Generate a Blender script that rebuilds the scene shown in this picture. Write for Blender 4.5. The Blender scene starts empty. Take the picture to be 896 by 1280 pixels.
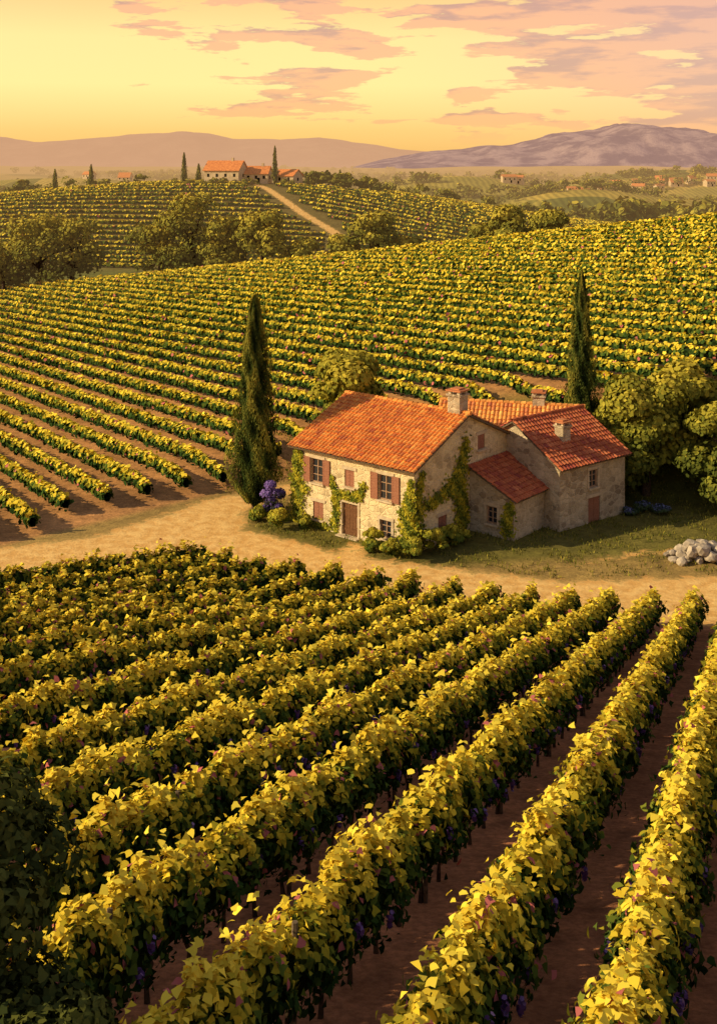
import bpy, math, random
import numpy as np
from mathutils import Vector, Matrix, noise
rng=np.random.default_rng(7); random.seed(7)
sc=bpy.context.scene
COL=sc.collection
def sp(x,w): return w*np.logaddexp(0,x/w)
def sst(a,b,x):
    t=np.clip((x-a)/(b-a),0,1); return t*t*(3-2*t)
YBX=[-60,-25,-21,-10,-4,3,14,19,60]; YBY=[68,67,71,81,85,88,87,80,79]
def G(X,Y):
    X=np.asarray(X,float); Y=np.asarray(Y,float)
    fg=.289*sp(np.minimum(57.7-Y,66),1.5)
    u=.844*X+.537*Y; v=-.537*X+.844*Y
    uc=150-sp(150-u,5)
    hill=.175*sp(uc-35,8)-.064*(np.clip(v,-60,400)-72)
    yb=np.interp(X,YBX,YBY)
    m=sst(yb-1,yb+10,Y)
    z=fg*(1-m)+hill*m
    s=(X+80)*.513+(Y-250)*.859
    sx=np.where(X<-44,185,128)
    P=-7-7*sst(450,900,Y)+24*np.exp(-((X+44)/sx)**2-((Y-425)/84)**2)
    P=P+29*np.exp(-((X-78)/110)**2-((Y-900)/120)**2)+17*np.exp(-((X-140)/60)**2-((Y-700)/60)**2)\
      +11*np.exp(-((X-250)/70)**2-((Y-720)/60)**2)+24*np.exp(-((X+260)/170)**2-((Y-1000)/150)**2)\
      +33*np.exp(-((X-330)/190)**2-((Y-1180)/160)**2)
    P=P+sst(700,1300,Y)*6*np.sin(X/170+1)*np.sin(Y/230)+sst(1500,3500,Y)*(14*np.sin(X/530+2)*np.sin(Y/700+1)+16*np.sin(X/1300+Y/900))
    w=sst(0,62,s)
    return z*(1-w)+P*w
def g1(x,y): return float(G(x,y))

# ---------- node helpers
def newmat(name):
    m=bpy.data.materials.new(name); m.use_nodes=True; nt=m.node_tree; nt.nodes.clear()
    return m,nt
class NB:
    def __init__(s,nt): s.nt=nt
    def n(s,t,**k):
        nd=s.nt.nodes.new(t)
        for a,b in k.items(): setattr(nd,a,b)
        return nd
    def l(s,a,b): s.nt.links.new(a,b)
    def setin(s,sock,v):
        if isinstance(v,bpy.types.NodeSocket): s.l(v,sock)
        else: sock.default_value=v
    def m(s,op,a,b=0.0,c=None):
        nd=s.n('ShaderNodeMath',operation=op); s.setin(nd.inputs[0],a); s.setin(nd.inputs[1],b)
        if c is not None: s.setin(nd.inputs[2],c)
        return nd.outputs[0]
    def ss(s,x,a,b):
        nd=s.n('ShaderNodeMapRange',interpolation_type='SMOOTHSTEP'); s.setin(nd.inputs[0],x)
        nd.inputs[1].default_value=a; nd.inputs[2].default_value=b; return nd.outputs[0]
    def mix(s,f,a,b,bt='MIX'):
        nd=s.n('ShaderNodeMix',data_type='RGBA',blend_type=bt); s.setin(nd.inputs[0],f)
        for i,v in ((6,a),(7,b)):
            if isinstance(v,tuple): v=(v[0],v[1],v[2],1)
            s.setin(nd.inputs[i],v)
        return nd.outputs[2]
    def noise(s,vec,scale,detail=4,rough=.55,dist=0):
        nd=s.n('ShaderNodeTexNoise'); nd.inputs['Scale'].default_value=scale; nd.inputs['Detail'].default_value=detail
        nd.inputs['Roughness'].default_value=rough; nd.inputs['Distortion'].default_value=dist
        if vec is not None: s.l(vec,nd.inputs['Vector'])
        return nd.outputs['Fac']
    def ramp(s,f,pts,const=False):
        nd=s.n('ShaderNodeValToRGB'); cr=nd.color_ramp
        if const: cr.interpolation='CONSTANT'
        while len(cr.elements)<len(pts): cr.elements.new(.5)
        for e,(p,c) in zip(cr.elements,pts): e.position=p; e.color=(c[0],c[1],c[2],1)
        s.setin(nd.inputs[0],f); return nd.outputs[0]
    def attr(s,name):
        nd=s.n('ShaderNodeAttribute',attribute_name=name); return nd
    def pos(s): return s.n('ShaderNodeNewGeometry').outputs['Position']
    def obj(s): return s.n('ShaderNodeTexCoord').outputs['Object']
    def bump(s,h,strength,dist):
        nd=s.n('ShaderNodeBump'); nd.inputs['Strength'].default_value=strength; nd.inputs['Distance'].default_value=dist
        s.l(h,nd.inputs['Height']); return nd.outputs[0]
    def pbsdf(s,col,rough=.85,normal=None,spec=.2):
        nd=s.n('ShaderNodeBsdfPrincipled'); s.setin(nd.inputs['Base Color'],(col[0],col[1],col[2],1) if isinstance(col,tuple) else col)
        s.setin(nd.inputs['Roughness'],rough); nd.inputs['Specular IOR Level'].default_value=spec
        if normal is not None: s.l(normal,nd.inputs['Normal'])
        return nd.outputs[0]
    def out(s,sh):
        o=s.n('ShaderNodeOutputMaterial'); s.l(sh,o.inputs[0])
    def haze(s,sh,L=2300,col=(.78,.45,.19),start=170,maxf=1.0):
        # distance haze painted onto the surface as mixed-in glow, thickening along world Y
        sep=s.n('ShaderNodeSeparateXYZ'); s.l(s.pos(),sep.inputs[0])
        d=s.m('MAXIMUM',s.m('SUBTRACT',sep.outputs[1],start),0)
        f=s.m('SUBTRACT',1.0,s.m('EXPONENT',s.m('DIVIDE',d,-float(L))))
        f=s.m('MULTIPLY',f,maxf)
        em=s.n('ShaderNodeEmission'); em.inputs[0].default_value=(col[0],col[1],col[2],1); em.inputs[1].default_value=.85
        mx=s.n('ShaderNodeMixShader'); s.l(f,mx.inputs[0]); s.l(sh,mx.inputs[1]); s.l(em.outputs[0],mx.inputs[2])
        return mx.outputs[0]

def leafmat(name,haze=True,tr=0.0):
    m,nt=newmat(name); b=NB(nt)
    c=b.attr('col').outputs['Color']
    d=b.n('ShaderNodeBsdfDiffuse'); b.l(c,d.inputs[0]); sh=d.outputs[0]
    if tr>0:
        t=b.n('ShaderNodeBsdfTranslucent'); b.l(c,t.inputs[0]); mx=b.n('ShaderNodeMixShader'); mx.inputs[0].default_value=tr
        b.l(sh,mx.inputs[1]); b.l(t.outputs[0],mx.inputs[2]); sh=mx.outputs[0]
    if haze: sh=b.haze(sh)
    b.out(sh); return m
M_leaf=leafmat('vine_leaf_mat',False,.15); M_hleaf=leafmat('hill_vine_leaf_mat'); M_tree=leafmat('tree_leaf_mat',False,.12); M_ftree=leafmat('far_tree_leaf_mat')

def simplemat(name,c1,c2,scale=4,rough=.8,bump=.3,bd=.02,haze=False,useattr=False,spec=.2):
    m,nt=newmat(name); b=NB(nt); o=b.obj()
    nz=b.noise(o,scale,5,.6)
    c=b.mix(b.ss(nz,.35,.65),c1,c2)
    if useattr: c=b.mix(1.0,b.attr('col').outputs['Color'],b.ramp(nz,[(.3,(.7,.7,.7)),(.7,(1.2,1.2,1.2))]),'MULTIPLY')
    sh=b.pbsdf(c,rough,b.bump(nz,bump,bd),spec)
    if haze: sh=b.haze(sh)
    b.out(sh); return m
M_bark=simplemat('bark_mat',(.05,.03,.018),(.12,.075,.045),8)
M_wood=simplemat('weathered_post_mat',(.10,.07,.045),(.2,.14,.09),10)
M_shutter=simplemat('painted_shutter_mat',(.28,.11,.065),(.38,.17,.10),14,.6)
M_door=simplemat('door_wood_mat',(.12,.05,.022),(.2,.09,.04),12,.6)
M_frame=simplemat('window_frame_mat',(.34,.2,.12),(.42,.27,.17),8,.6)
M_trim=simplemat('stone_trim_mat',(.52,.40,.26),(.66,.52,.35),3,.85)
M_rock=simplemat('limestone_rock_mat',(.30,.24,.18),(.54,.44,.33),2.2,.9,.5,.05)
M_tile=simplemat('terracotta_tile_mat',(0,0,0),(0,0,0),7,.8,.25,.01,useattr=True)
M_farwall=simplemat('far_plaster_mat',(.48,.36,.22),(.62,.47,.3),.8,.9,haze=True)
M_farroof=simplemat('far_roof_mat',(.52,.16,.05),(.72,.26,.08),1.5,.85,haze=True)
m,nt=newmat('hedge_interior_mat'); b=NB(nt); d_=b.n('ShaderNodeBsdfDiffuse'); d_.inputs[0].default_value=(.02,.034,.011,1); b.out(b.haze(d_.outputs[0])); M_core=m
m,nt=newmat('window_glass_mat'); b=NB(nt); b.out(b.pbsdf((.02,.025,.035),.12,None,.6)); M_glass=m
m,nt=newmat('dark_opening_mat'); b=NB(nt); b.out(b.pbsdf((.02,.015,.012),.8)); M_dark=m
m,nt=newmat('grape_mat'); b=NB(nt); b.out(b.pbsdf((.16,.07,.26),.4,None,.4)); M_grape=m

def stonemat(name,ca,cb,cc,mort,ms=.4):
    m,nt=newmat(name); b=NB(nt); o=b.obj()
    mp=b.n('ShaderNodeMapping'); mp.inputs['Scale'].default_value=(2.0,2.0,3.2); b.l(o,mp.inputs[0])
    ds=b.n('ShaderNodeTexNoise'); ds.inputs['Scale'].default_value=2.5; b.l(mp.outputs[0],ds.inputs['Vector'])
    va=b.n('ShaderNodeVectorMath',operation='MULTIPLY_ADD'); b.l(ds.outputs['Color'],va.inputs[0]); va.inputs[1].default_value=(.35,.35,.35); b.l(mp.outputs[0],va.inputs[2])
    v=b.n('ShaderNodeTexVoronoi',feature='DISTANCE_TO_EDGE'); v.inputs['Scale'].default_value=1; b.l(va.outputs[0],v.inputs['Vector'])
    vc=b.n('ShaderNodeTexVoronoi'); vc.inputs['Scale'].default_value=1; b.l(va.outputs[0],vc.inputs['Vector'])
    sx=b.n('ShaderNodeSeparateXYZ'); b.l(vc.outputs['Color'],sx.inputs[0])
    stone=b.ramp(sx.outputs[0],[(0,ca),(.5,cb),(1,cc)])
    nz=b.noise(o,5,6,.65); big=b.noise(o,.45,3)
    stone=b.mix(1.0,stone,b.ramp(nz,[(.25,(.65,.65,.65)),(.75,(1.2,1.2,1.2))]),'MULTIPLY')
    e=b.ss(v.outputs['Distance'],.015,.09)
    c=b.mix(e,mort,stone)
    c=b.mix(b.m('MULTIPLY',b.ss(big,.42,.58),ms),c,b.mix(1.0,(mort[0]*1.15,mort[1]*1.15,mort[2]*1.1),b.ramp(nz,[(.2,(.7,.7,.7)),(.8,(1.2,1.2,1.2))]),'MULTIPLY'))
    h=b.m('ADD',b.m('MULTIPLY',e,.7),b.m('MULTIPLY',nz,.5))
    b.out(b.pbsdf(c,.9,b.bump(h,.8,.06),.15)); return m
M_stone=stonemat('rubble_stone_mat',(.30,.22,.14),(.50,.38,.25),(.66,.53,.36),(.60,.48,.32))
M_lime=stonemat('limewashed_stone_mat',(.46,.34,.19),(.68,.52,.30),(.82,.66,.40),(.78,.62,.37),.75)

# ---------- mesh helpers
def link(o,parent=None):
    COL.objects.link(o)
    if parent: o.parent=parent
    return o
def empty(name,loc=(0,0,0),rz=0):
    e=bpy.data.objects.new(name,None); e.location=loc; e.rotation_euler=(0,0,rz); e.empty_display_size=.5
    COL.objects.link(e); return e
def pymesh(name,v,f,mat,parent=None,smooth=False,col=None):
    me=bpy.data.meshes.new(name); me.from_pydata([tuple(map(float,p)) for p in v],[],f); me.update()
    if smooth: me.polygons.foreach_set('use_smooth',[True]*len(me.polygons))
    if col is not None:
        a=me.attributes.new('col','FLOAT_COLOR','POINT'); c=np.ones((len(v),4)); c[:,:3]=col; a.data.foreach_set('color',c.ravel())
    me.materials.append(mat)
    return link(bpy.data.objects.new(name,me),parent)
def npoly(name,V,K,mat,parent=None,col=None):
    n=V.shape[0]; me=bpy.data.meshes.new(name)
    me.vertices.add(n*K); me.vertices.foreach_set('co',V.reshape(-1).astype(np.float32))
    me.loops.add(n*K); me.loops.foreach_set('vertex_index',np.arange(n*K,dtype=np.int32))
    me.polygons.add(n); me.polygons.foreach_set('loop_start',(np.arange(n)*K).astype(np.int32))
    try: me.polygons.foreach_set('loop_total',np.full(n,K,dtype=np.int32))
    except Exception: pass
    me.update(calc_edges=True)
    if col is not None:
        a=me.attributes.new('col','FLOAT_COLOR','POINT'); c=np.ones((n,K,4),np.float32); c[:,:,:3]=col[:,None,:]
        a.data.foreach_set('color',c.ravel())
    me.materials.append(mat)
    return link(bpy.data.objects.new(name,me),parent)
def grid(name,P,mat,parent=None,smooth=True,attrs=None):
    r,c=P.shape[:2]; idx=np.arange(r*c).reshape(r,c)
    q=np.stack([idx[:-1,:-1],idx[:-1,1:],idx[1:,1:],idx[1:,:-1]],-1).reshape(-1,4)
    me=bpy.data.meshes.new(name); me.vertices.add(r*c); me.vertices.foreach_set('co',P.reshape(-1).astype(np.float32))
    n=len(q); me.loops.add(n*4); me.loops.foreach_set('vertex_index',q.ravel().astype(np.int32))
    me.polygons.add(n); me.polygons.foreach_set('loop_start',(np.arange(n)*4).astype(np.int32))
    try: me.polygons.foreach_set('loop_total',np.full(n,4,dtype=np.int32))
    except Exception: pass
    me.update(calc_edges=True)
    me.polygons.foreach_set('use_smooth',np.full(n,smooth))
    for k,(t,a) in (attrs or {}).items():
        at=me.attributes.new(k,t,'POINT')
        at.data.foreach_set('color' if t=='FLOAT_COLOR' else 'value',np.asarray(a,np.float32).ravel())
    me.materials.append(mat)
    return link(bpy.data.objects.new(name,me),parent)
LOBE=np.array([[r*math.cos(a*math.pi/4),r*math.sin(a*math.pi/4),-.3*r*r*abs(math.sin(a*math.pi/4))] for a,r in enumerate([1.05,.66,1.0,.55,.40,.55,1.0,.66])])*.6
PENT=np.array([[.62*math.cos(a*2*math.pi/5+.3),.62*math.sin(a*2*math.pi/5+.3),0] for a in range(5)])
BLADE=np.array([[0,-.5,0],[.5,0,.05],[0,.9,0],[-.5,0,.05]])*.6
def leaves(P,N,size,tmpl,T=None,asp=None):
    n=len(P); N=N/np.maximum(np.linalg.norm(N,axis=1,keepdims=True),1e-6)
    if T is None: T=rng.normal(size=(n,3))
    A=np.cross(T,N); A/=np.maximum(np.linalg.norm(A,axis=1,keepdims=True),1e-6); B=np.cross(N,A)
    size=np.broadcast_to(size,(n,)).reshape(n,1,1); K=len(tmpl)
    jx=1+rng.normal(size=(n,K,1))*.12
    t=tmpl[None]*jx
    return P[:,None,:]+size*(t[:,:,0:1]*A[:,None,:]+t[:,:,1:2]*B[:,None,:]+t[:,:,2:3]*N[:,None,:])
def cmap(f,stops):
    xs=[s[0] for s in stops]; return np.stack([np.interp(f,xs,[s[1][k] for s in stops]) for k in range(3)],-1)
def tube(pts,rad,sides,V,F):
    base=len(V); n=len(pts)
    for i,(p,r) in enumerate(zip(pts,rad)):
        p=Vector(p); d=(Vector(pts[min(i+1,n-1)])-Vector(pts[max(i-1,0)])).normalized()
        a=d.orthogonal().normalized(); 
        if abs(d.z)>.3: a=(Vector((1,0,0))-d*d.x).normalized()
        bb=d.cross(a)
        for k in range(sides):
            t=2*math.pi*k/sides; V.append(tuple(p+(a*math.cos(t)+bb*math.sin(t))*r))
    for i in range(n-1):
        for k in range(sides):
            k2=(k+1)%sides; F.append((base+i*sides+k,base+i*sides+k2,base+(i+1)*sides+k2,base+(i+1)*sides+k))
    F.append(tuple(base+(n-1)*sides+k for k in range(sides)))
def box(V,F,c,s,ax=((1,0,0),(0,1,0),(0,0,1))):
    b0=len(V); c=Vector(c); a=[Vector(x) for x in ax]
    for k in (-1,1):
        for j in (-1,1):
            for i in (-1,1): V.append(tuple(c+a[0]*i*s[0]/2+a[1]*j*s[1]/2+a[2]*k*s[2]/2))
    for f in ((0,2,3,1),(4,5,7,6),(0,1,5,4),(2,6,7,3),(0,4,6,2),(1,3,7,5)): F.append(tuple(b0+q for q in f))

# ---------- GROUND
ys=np.concatenate([np.arange(-40,48,1.0),np.arange(48,96,.42),np.arange(96,300,1.5),np.arange(300,600,4),600*1.032**np.arange(0,104)])
ts=np.linspace(-1,1,520); YY,TT=np.meshgrid(ys,ts,indexing='ij')
XX=TT*(62+.62*np.maximum(YY,0)); ZZ=G(XX,YY)
def seg_dist(X,Y,pl):
    d=np.full(X.shape,1e9)
    for (a,b,r1),(c,e,r2) in zip(pl[:-1],pl[1:]):
        dx,dy=c-a,e-b; t=np.clip(((X-a)*dx+(Y-b)*dy)/(dx*dx+dy*dy),0,1)
        d=np.minimum(d,np.hypot(X-a-t*dx,Y-b-t*dy)-(r1+(r2-r1)*t))
    return d
path1=[(-60,66,1.8),(-30,66.5,2),(-22,67.6,2.2),(-15,69.6,3.0),(-8,69.8,3.4),(-2,66.6,2.3),(5,64.2,2.2),(11.5,61.6,2.6),(20,61.2,3.8),(30,62,3),(60,60,3)]
path2=[(-15,70.5,2.5),(-10.8,74.5,3.2),(-9.6,78.5,1.8),(-5,83,.8)]
path3=[(-.3,70.0,.6),(-.5,67,.9)]
path4=[(11,66,.5),(17,69,1.3),(24,70,1.5),(40,71,1.5)]
track=[(-41,420,1.3),(-34,405,1.4),(-28,390,1.4),(-19,370,1.5),(-9,352,1.6),(-3,338,1.6)]
DP=np.minimum(np.minimum(seg_dist(XX,YY,path1),seg_dist(XX,YY,path2)),np.minimum(seg_dist(XX,YY,path3),seg_dist(XX,YY,track)))
DP=np.clip(np.minimum(DP,seg_dist(XX,YY,path4)+1.2),-6,6)
yb=np.interp(XX,YBX,YBY); S_=(XX+80)*.513+(YY-250)*.859
EX=[-40,-8.9,-7.3,-3.1,-1,1.2,3,5.2,7.2,9.1,11,17,60]; EY=[66,66,64.8,63.2,62.6,61.9,60.9,60.2,59.3,58.6,58,57.4,57.4]
ye=np.interp(XX,EX,EY)
def lerp3(a,b,w): return a*(1-w[...,None])+b*w[...,None]
soil=np.array([.44,.185,.095]); hsoil=np.array([.48,.24,.095]); grass=np.array([.13,.125,.027]); yard=np.array([.36,.24,.08]); valley=np.array([.14,.145,.03])
C=np.broadcast_to(soil,XX.shape+(3,)).copy()
C=lerp3(C,yard,sst(0,1.5,YY-ye))
hw_=seg_dist(XX,YY,[(-5,74,1.0),(3,69,1.6),(12,73,4),(20,74.5,5),(34,76,5)])
C=lerp3(C,grass,sst(2.2,0,hw_)*.85)
C=lerp3(C,hsoil,sst(0,1.5,YY-yb)); 
C=lerp3(C,grass,sst(-1,0,YY-yb)*sst(10,6,YY-yb)*sst(-6,-2,XX))
C=lerp3(C,valley,sst(12,22,S_))
hill2=np.exp(-((XX+44)/150)**2-((YY-400)/90)**2)
C=lerp3(C,np.array([.17,.13,.04]),sst(.2,.35,hill2)*(YY>290))
FAR=sst(470,520,YY)
m,nt=newmat('ground_mat'); b=NB(nt); pos=b.pos()
base=b.attr('gcol').outputs['Color']; dp=b.attr('dpath').outputs['Fac']; far=b.attr('farw').outputs['Fac']
n1=b.noise(pos,1.3,6,.65); n2=b.noise(pos,.18,3); n3=b.noise(pos,7,4,.7)
c=b.mix(1.0,base,b.ramp(n1,[(.25,(.55,.55,.55)),(.75,(1.45,1.4,1.3))]),'MULTIPLY')
c=b.mix(1.0,c,b.ramp(n2,[(.3,(.8,.8,.8)),(.7,(1.2,1.2,1.2))]),'MULTIPLY')
c=b.mix(1.0,c,b.ramp(n3,[(.35,(.72,.72,.72)),(.65,(1.2,1.2,1.2))]),'MULTIPLY')
pathc=b.mix(b.ss(n1,.35,.65),(.74,.40,.12),(.95,.60,.22))
pathc=b.mix(1.0,pathc,b.ramp(n3,[(.3,(.84,.84,.84)),(.7,(1.05,1.05,1.05))]),'MULTIPLY')
dn=b.m('ADD',dp,b.m('MULTIPLY',b.m('SUBTRACT',n1,.5),3.8))
pm=b.m('SUBTRACT',1.0,b.ss(dn,-.35,.5))
c=b.mix(pm,c,pathc)
mp=b.n('ShaderNodeMapping'); mp.inputs['Scale'].default_value=(.015,.010,0); mp.inputs['Rotation'].default_value=(0,0,.4); b.l(pos,mp.inputs[0])
vo=b.n('ShaderNodeTexVoronoi'); vo.inputs['Scale'].default_value=1; b.l(mp.outputs[0],vo.inputs['Vector'])
sv=b.n('ShaderNodeSeparateXYZ'); b.l(vo.outputs['Color'],sv.inputs[0])
fc=b.ramp(sv.outputs[0],[(0,(.46,.34,.07)),(.22,(.22,.20,.04)),(.38,(.60,.42,.10)),(.55,(.15,.16,.035)),(.72,(.40,.32,.065))],True)
wv=b.n('ShaderNodeTexWave'); wv.inputs['Scale'].default_value=.07; wv.inputs['Distortion'].default_value=3; b.l(pos,wv.inputs['Vector'])
fc=b.mix(1.0,fc,b.ramp(wv.outputs['Fac'],[(0,(.66,.68,.66)),(1,(1.1,1.08,1.06))]),'MULTIPLY')
fn_=b.noise(pos,.03,5,.6)
fc=b.mix(1.0,fc,b.ramp(fn_,[(.3,(.65,.7,.65)),(.7,(1.15,1.12,1.1))]),'MULTIPLY')
c=b.mix(far,c,fc)
h=b.m('ADD',b.m('MULTIPLY',n1,1.0),b.m('MULTIPLY',n3,.35))
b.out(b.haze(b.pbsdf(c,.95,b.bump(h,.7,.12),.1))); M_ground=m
cc=np.ones(XX.shape+(4,)); cc[...,:3]=C
grid('ground_terrain',np.stack([XX,YY,ZZ],-1),M_ground,None,True,{'gcol':('FLOAT_COLOR',cc),'dpath':('FLOAT',DP),'farw':('FLOAT',FAR)})

# ---------- VINES
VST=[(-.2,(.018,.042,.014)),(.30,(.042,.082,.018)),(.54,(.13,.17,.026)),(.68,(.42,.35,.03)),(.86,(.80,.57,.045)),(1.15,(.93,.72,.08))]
def make_vines(name,segs,dens,size,hz0,hh,hw,tmpl,mat,core=True,trunks=False,cshift=0.0,cslope=1.05,lumk=1.0):
    par=empty(name)
    segs=np.asarray(segs,float); cnt=rng.poisson(segs[:,4]*dens)
    ix=np.repeat(np.arange(len(segs)),cnt); s=segs[ix]; n=len(ix)
    t=rng.random(n)*s[:,4]; x=s[:,0]+s[:,2]*t; y=s[:,1]+s[:,3]*t; tt=s[:,6]+t; ph=s[:,5]*2.39
    lum=lumk*(.12*np.sin(tt*1.3+ph)+.13*np.sin(tt*4.7+2*ph)+.12*np.sin(tt*9.1+3*ph))
    lw=lumk*(.12*np.sin(tt*2.1+3*ph)+.18*np.sin(tt*6.3+ph))
    th=rng.uniform(-.45,math.pi+.45,n)
    low=rng.random(n)<.14; th=np.where(low,rng.uniform(0,2*math.pi,n),th)
    q=rng.random(n)**2.2; r=1.05-.5*q
    H=hh*(1+lum*.9); W=hw*(1+lw)
    ox=np.cos(th)*r*W*(1-.25*np.clip(np.sin(th),0,1)); oz=np.sin(th)*r*H
    sh1=rng.random(n)<.09*lumk; oz=np.where(sh1&(np.sin(th)>.3),oz*(1+.45*rng.random(n)),oz)
    ox=np.where(sh1,ox*(1+.35*rng.random(n)),ox)
    px,py=-s[:,3],s[:,2]
    P=np.stack([x+px*ox,y+py*ox,G(x,y)+hz0+oz],-1)
    N=np.stack([px*np.cos(th),py*np.cos(th),np.sin(th)+.25],-1)+rng.normal(size=(n,3))*.5
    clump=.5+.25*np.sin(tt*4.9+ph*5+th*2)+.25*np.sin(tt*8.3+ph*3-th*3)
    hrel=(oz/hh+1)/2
    f=hrel*cslope-.14+.38*(clump-.5)-.45*q+rng.normal(size=n)*.11+cshift  # autumn leaf tones; sunlit tops and shaded low, inner parts painted in
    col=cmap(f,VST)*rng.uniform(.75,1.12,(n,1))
    red=rng.random(n)<.016*lumk; col[red]=np.array([.52,.15,.14])
    sz=size[ix]*rng.uniform(.65,1.3,n)
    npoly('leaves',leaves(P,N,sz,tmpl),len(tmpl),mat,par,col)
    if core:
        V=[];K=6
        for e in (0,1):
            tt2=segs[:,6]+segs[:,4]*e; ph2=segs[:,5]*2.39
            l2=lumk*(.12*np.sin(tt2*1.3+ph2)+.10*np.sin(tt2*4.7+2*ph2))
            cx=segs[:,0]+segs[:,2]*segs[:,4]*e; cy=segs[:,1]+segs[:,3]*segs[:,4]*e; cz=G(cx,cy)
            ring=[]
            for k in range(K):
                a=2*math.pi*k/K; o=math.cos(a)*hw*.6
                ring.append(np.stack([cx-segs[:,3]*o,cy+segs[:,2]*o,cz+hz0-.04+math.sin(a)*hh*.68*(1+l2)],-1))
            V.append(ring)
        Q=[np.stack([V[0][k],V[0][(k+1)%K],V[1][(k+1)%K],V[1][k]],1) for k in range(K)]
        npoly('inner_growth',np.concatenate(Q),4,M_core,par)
    if trunks:
        V=[];F=[]; PV=[];PF=[]; GP=[]
        for q in segs:
            d=q[1]
            if d>66 or abs(q[0])>.42*d+8: continue
            k0=math.ceil(q[6]/1.15)
            while k0*1.15<q[6]+q[4]:
                t=k0*1.15-q[6]; x=q[0]+q[2]*t; y=q[1]+q[3]*t; z=g1(x,y)
                j=lambda a: random.uniform(-a,a)
                tube([(x,y,z-.1),(x+j(.06),y+j(.06),z+.3),(x+j(.1),y+j(.1),z+.6),(x+j(.15),y+j(.15),z+1.0)],[.05,.035,.035,.02],5,V,F)
                if k0%5==0: tube([(x+.1,y,z-.1),(x+.1,y,z+1.0),(x+.12,y,z+1.75)],[.045,.045,.04],6,PV,PF)
                if d<50:
                    for g_ in range(random.choice((0,1,1,2))):
                        sd=random.choice((-1,1,1))*hw*random.uniform(1.08,1.25)*-1; tt_=random.uniform(-.5,.5)
                        GP.append((x+q[2]*tt_-q[3]*sd,y+q[3]*tt_+q[2]*sd,z+random.uniform(.85,1.45)))
                k0+=1
        pymesh('trunks',V,F,M_bark,par); pymesh('posts',PV,PF,M_wood,par)
        GP=np.array(GP); m_=26; n=len(GP); dz=rng.random((n,m_,1))
        dirs=rng.normal(size=(n,m_,3)); dirs/=np.linalg.norm(dirs,axis=2,keepdims=True)
        off=dirs*np.concatenate([.07*(1-.6*dz)]*3,2); off[:,:,2:3]-=dz*.18
        npoly('grape_clusters',leaves((GP[:,None]+off).reshape(-1,3),dirs.reshape(-1,3),.06,PENT),5,M_grape,par)
    return par
ends=[(40.4,57,19),(38.2,57,19),(36,57,19),(33.8,57,19.3),(31.7,57,19.5),(29.6,57,19.7),(27.5,57,19.8),(25.4,57,19.9),(23.3,57,20),(21.3,57,20),(19.2,57,20),(17.1,57,20),(15,57,20.5),(12.9,57.3,21),(11,57.6,21.3),(9.1,58.2,21.8),(7.2,58.9,22.6),(5.2,59.8,24.5),(3,60.5,28.5),(1.2,61.5,34),(-1,62.2,42),(-3.1,62.8,50),(-5.3,63.5,57),(-7.3,64.3,63),(-8.9,65.5,68)]
segs=[];SL=1.0
for i,(ex,ey,an) in enumerate(ends):
    a=math.radians(an); dx,dy=math.sin(a),math.cos(a); t=0
    while t<75:
        x=ex-dx*(t+SL); y=ey-dy*(t+SL)
        if y<3 or x<-48: break
        segs.append((x,y,dx,dy,SL,i,80-t-SL)); t+=SL
segs=np.array(segs); d=segs[:,1]; vis=(np.abs(segs[:,0])<.36*d+3.0)&(d>8)
size=np.interp(d,[10,22,40,66],[.112,.140,.180,.235]); dens=np.interp(d,[10,22,40,66],[800,530,290,170])
size=np.where(vis,size,.36); dens=np.where(vis,dens,65)
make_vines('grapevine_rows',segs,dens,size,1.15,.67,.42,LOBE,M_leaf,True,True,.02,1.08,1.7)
segs=[];SL=2.5
for k in range(0,72):
    u=-26+k*2.95
    for t in np.arange(-60,330,SL):
        x=.844*u-.537*t; y=.537*u+.844*t
        if y<60 or y>300 or abs(x)>.40*y+20: continue
        xm=x-.537*SL; ym=y+.844*SL
        yb_=np.interp(x,YBX,YBY)+(1.5 if x<-3 else .2)
        if y<yb_ : continue
        if (xm+80)*.513+(ym-250)*.859>14: continue
        segs.append((x,y,-.537,.844,SL,k,t+100))
segs=np.array(segs); d=segs[:,1]
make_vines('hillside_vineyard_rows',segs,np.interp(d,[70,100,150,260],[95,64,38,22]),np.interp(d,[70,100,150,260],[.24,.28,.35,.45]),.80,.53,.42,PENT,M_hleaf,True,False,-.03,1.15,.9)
segs=[];SL=5
for k in range(60):
    for side in (0,1):
        for x in np.arange(-230,130,SL):
            y=(288+k*5.8)+(-.10*(x+40)+.0006*(x+40)**2 if side==0 else -.42*(x+20))
            if y<292 or y>450: continue
            tx=np.interp(y,[338,352,370,390,405,420],[-3,-9,-19,-28,-34,-41])
            if (side==0 and x+SL>tx-2.5) or (side==1 and x<tx+3): continue
            if (x+80)*.513+(y-250)*.859<45: continue
            if math.exp(-((x+44)/165)**2-((y-410)/95)**2)<.27: continue
            if abs(x+22)<30 and y>414: continue
            dy=(-.10+.0012*(x+40)) if side==0 else -.42
            L=math.hypot(1,dy); segs.append((x,y,1/L,dy/L,SL*L,k+side*70,x+300))
segs=np.array(segs)
make_vines('far_hill_vineyard_rows',segs,np.full(len(segs),9.0),np.full(len(segs),.62),.72,.58,.70,PENT,M_hleaf,True,False,.03,1.2,.4)

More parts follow.
